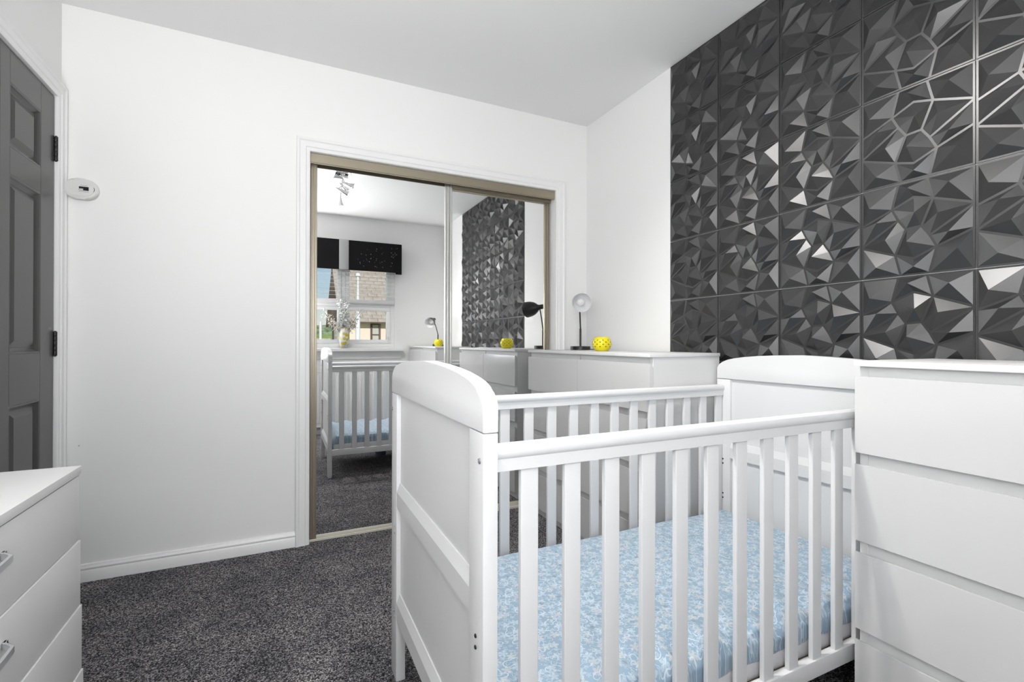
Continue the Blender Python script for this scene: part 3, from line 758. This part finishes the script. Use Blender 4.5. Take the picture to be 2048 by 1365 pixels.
for apx, dr, ln in HEADS:
    a = Vector(dr).normalized(); p0 = rel(*apx)
    bm = bmesh.new(); lathe(bm, [(.0, 0), (.004, .001), (.011, ln*.45), (.020, ln*.8), (.0255, ln), (.0245, ln), (.015, ln*.75), (0, ln*.6)], 32, p0, a, cap=False)
    hd = obj('lamp_head', bm, M['chrome'], e, smooth=50)
    bm = bmesh.new(); lathe(bm, [(.0225, ln-.008), (.0225, ln-.001), (.018, ln+.003), (0, ln+.004)], 28, p0, a, cap=False)
    obj('lit_bulb', bm, M['lit'], hd, smooth=50, label='glowing bulb face')
    st = Vector((0, 0, p0.z+.04)) if p0.z > -.2 else Vector((-.019, .012, p0.z+.02))
    bm = bmesh.new(); tube(bm, [st, p0+a*.02], .0025, 8); obj('arm', bm, M['chrome'], e)
    wp = Vector(apx)+a*(ln+.012)
    if a.z < 0: lamp('SPOT', 'spot_lamp', wp, CEIL_SPOT, (1, .975, .94), target=wp+Vector((a.x*.5, a.y*.5, -.8)), spot_size=1.9, spot_blend=.8, shadow_soft_size=.02)

# rounded slate-blue bundle beneath the cot
bm = bmesh.new(); lathe(bm, [(0, 0), (.035, 0), (.045, .008), (.05, .05), (.052, .09), (.045, .11), (0, .115)], 28, cap=False)
o = obj('storage_tub', bm, M['slate'], smooth=50); o.location = (.80, .92, 0.0003); tag(o, 'small slate blue rounded tub on the carpet beneath the cot', 'tub')

# ------------------------------------------------------------------ outside the window
GZ = -1.2
bm = bmesh.new(); box(bm, -30, 30, -60, -B-.5, GZ-.3, GZ); struct('ground_outside', bm, M['grass'], label='grass ground outside the window')
# grassy hillside
bm = bmesh.new(); nx, ny = 40, 24; vs = []
for i in range(nx+1):
    row = []
    for j in range(ny+1):
        x = -20+40*i/nx; t = j/ny; y = -38-60*t
        z = GZ-.5+(4.3*t**.8)*(1+.0*x)+.3*mn.noise(Vector((x*.15, y*.1, 0)))+max(0, x-2)*.05
        row.append(bm.verts.new((x, y, z)))
    vs.append(row)
for i in range(nx):
    for j in range(ny): bm.faces.new((vs[i][j], vs[i+1][j], vs[i+1][j+1], vs[i][j+1]))
o = obj('hillside', bm, M['grass'], smooth=80); o['kind'] = 'structure'; o['label'] = 'green hillside beyond the houses'
# woodland: many rounded crowns, uncountable
bm = bmesh.new(); random.seed(5)
for i in range(300):
    x = random.uniform(-8, 16); y = random.uniform(-118, -84); z = 0.2+ (-84-y)*.10+random.uniform(-.3, .3)
    r = random.uniform(.9, 2.0)
    g_ = bmesh.ops.create_icosphere(bm, subdivisions=2, radius=r)['verts']
    for v in g_:
        n_ = 1+.25*mn.noise(v.co*1.3+Vector((i, 0, 0))); v.co = Vector((v.co.x*n_+x, v.co.y*n_+y, v.co.z*n_*.95+z))
o = obj('woodland', bm, M['wood_green'], smooth=80); tag(o, 'dense green woodland on the hill beyond the window', 'trees', kind='stuff')
# neighbouring house
hxl, hxr, hyn, hyf = 1.72, 6.2, -10.90, -15.3
ez = 1.755; hyr = (hyn+hyf)/2; rz = 3.78
hs = empty('neighbour_house', 'peach rendered house with tiled roof and brown gable outside the window', 'house', ((hxl+hxr)/2, hyr, GZ))
cx, cy = (hxl+hxr)/2, hyr
bm = bmesh.new(); box(bm, hxl-.12-cx, hxr-cx, -12.5-cy, hyn-cy, 0, ez-GZ-.02); obj('wall', bm, M['render'], hs)
bm = bmesh.new(); zt = rz-GZ-.12
prism(bm, [(hyf-cy-.18, ez-GZ-.06), (hyn-cy+.18, ez-GZ-.06), (0, zt)], hxl-cx-.12, hxl-cx+.05, 'x'); obj('gable', bm, M['brown'], hs, label='brown boarded gable')
slope = Vector((0, hyn+.28-hyr, ez-.08-rz)); sl_len = slope.length; ang = math.atan2(rz-ez+.08, hyn+.28-hyr)
for sg in (1, -1):
    bm = bmesh.new()
    y1_ = (hyn+.26-cy)*sg
    prism(bm, [(0, rz-GZ-.10), (y1_, ez-GZ-.14), (y1_, ez-GZ-.08), (0, rz-GZ-.03)], hxl-cx-.12, hxr-cx, 'x'); obj('roof_deck', bm, M['brown'], hs)
# interlocking tiles on the near slope, each its own piece
tw_, tl_ = .30, .20
bm = bmesh.new(); box(bm, .004, tw_-.004, 0, tl_*1.18, 0, .022, .004, 1); t0 = obj('roof_tile', bm, M['roof'], hs)
n_row = int(sl_len/tl_)+1; first_ = True; random.seed(3)
for r_ in range(n_row):
    for c_ in range(13):
        odd = r_ % 2; x = hxl-.12-cx+max(0, c_-.5*odd)*tw_
        if x+tw_ > hxr-cx: continue
        o = t0 if first_ else share(t0, 'roof_tile', hs, (0, 0, 0)); first_ = False
        d = sl_len-(r_+1)*tl_+.02
        yy = d*math.cos(ang); zz = rz-GZ-.0-d*math.sin(ang)
        o.location = (x, yy, zz+random.uniform(0, .006))
        if odd and c_ == 0: o.scale = (.5, 1, 1)
        o.rotation_euler = (-ang+.10+random.uniform(-.01, .01), 0, random.uniform(-.006, .006))
bm = bmesh.new(); box(bm, hxl-cx-.1, hxr-cx, hyn-cy+.24, hyn-cy+.34, ez-GZ-.14, ez-GZ-.06, .02); obj('gutter', bm, M['brown_frame'], hs)
bm = bmesh.new(); tube(bm, [(hxl-cx-.16, -12.1-cy, 0), (hxl-cx-.16, -12.1-cy, ez-GZ-.1)], .03, 10); obj('downpipe', bm, M['black'], hs)
bm = bmesh.new(); x0, x1, z0, z1 = 2.61-cx, 2.935-cx, 0.70-GZ, 1.655-GZ
for a in ((x0, x0+.06, z0, z1), (x1-.06, x1, z0, z1), (x0+.06, x1-.06, z0, z0+.08), (x0+.06, x1-.06, z1-.07, z1), (x0+.06, x1-.06, 1.25-GZ, 1.275-GZ)): box(bm, a[0], a[1], hyn-cy-.02, hyn-cy+.05, a[2], a[3])
wf = obj('window_frame', bm, M['brown_frame'], hs); obj('pane', B_(x0+.06, x1-.06, hyn-cy+.005, hyn-cy+.012, z0+.08, z1-.07), M['pane_inner'], wf)
# low roofed fence at the left, seen under the hill
fe = empty('garden_fence', 'brown boarded garden fence below the green hill', 'fence', (.2, -20, GZ))
for i in range(7): obj('board', B_(-3.4, 1.95, -.02+.004*(i % 2), .02, 1.56+i*.12, 1.67+i*.12, bev=.005), M['roof'], fe)
for x in (-3.3, -1.6, .1, 1.85):
    obj('post', B_(x-.05, x+.05, -.12, -.03, 0, 2.38, bev=.01), M['brown'], fe)
# street lamp posts
sl_ = empty('street_lamp', 'white street lamp column with round hood in front of the house', 'street lamp', (1.545, -6.0, GZ))
bm = bmesh.new(); lathe(bm, [(.052, 0), (.050, 3.04), (.030, 3.2), (.021, 3.5), (.020, 3.73)], 20); obj('column', bm, M['white_post'], sl_)
bm = bmesh.new(); lathe(bm, [(0, 3.72), (.03, 3.725), (.056, 3.71), (.058, 3.73), (.045, 3.77), (.02, 3.795), (0, 3.80)], 24, cap=False); obj('hood', bm, M['white_post'], sl_)
bm = bmesh.new(); lathe(bm, [(.045, 0), (.045, 2.9), (0, 2.93)], 14); o = obj('white_post', bm, M['white_post']); o.location = (1.18, -12.3, GZ)
tag(o, 'slim white post standing on the grass left of the house', 'post')
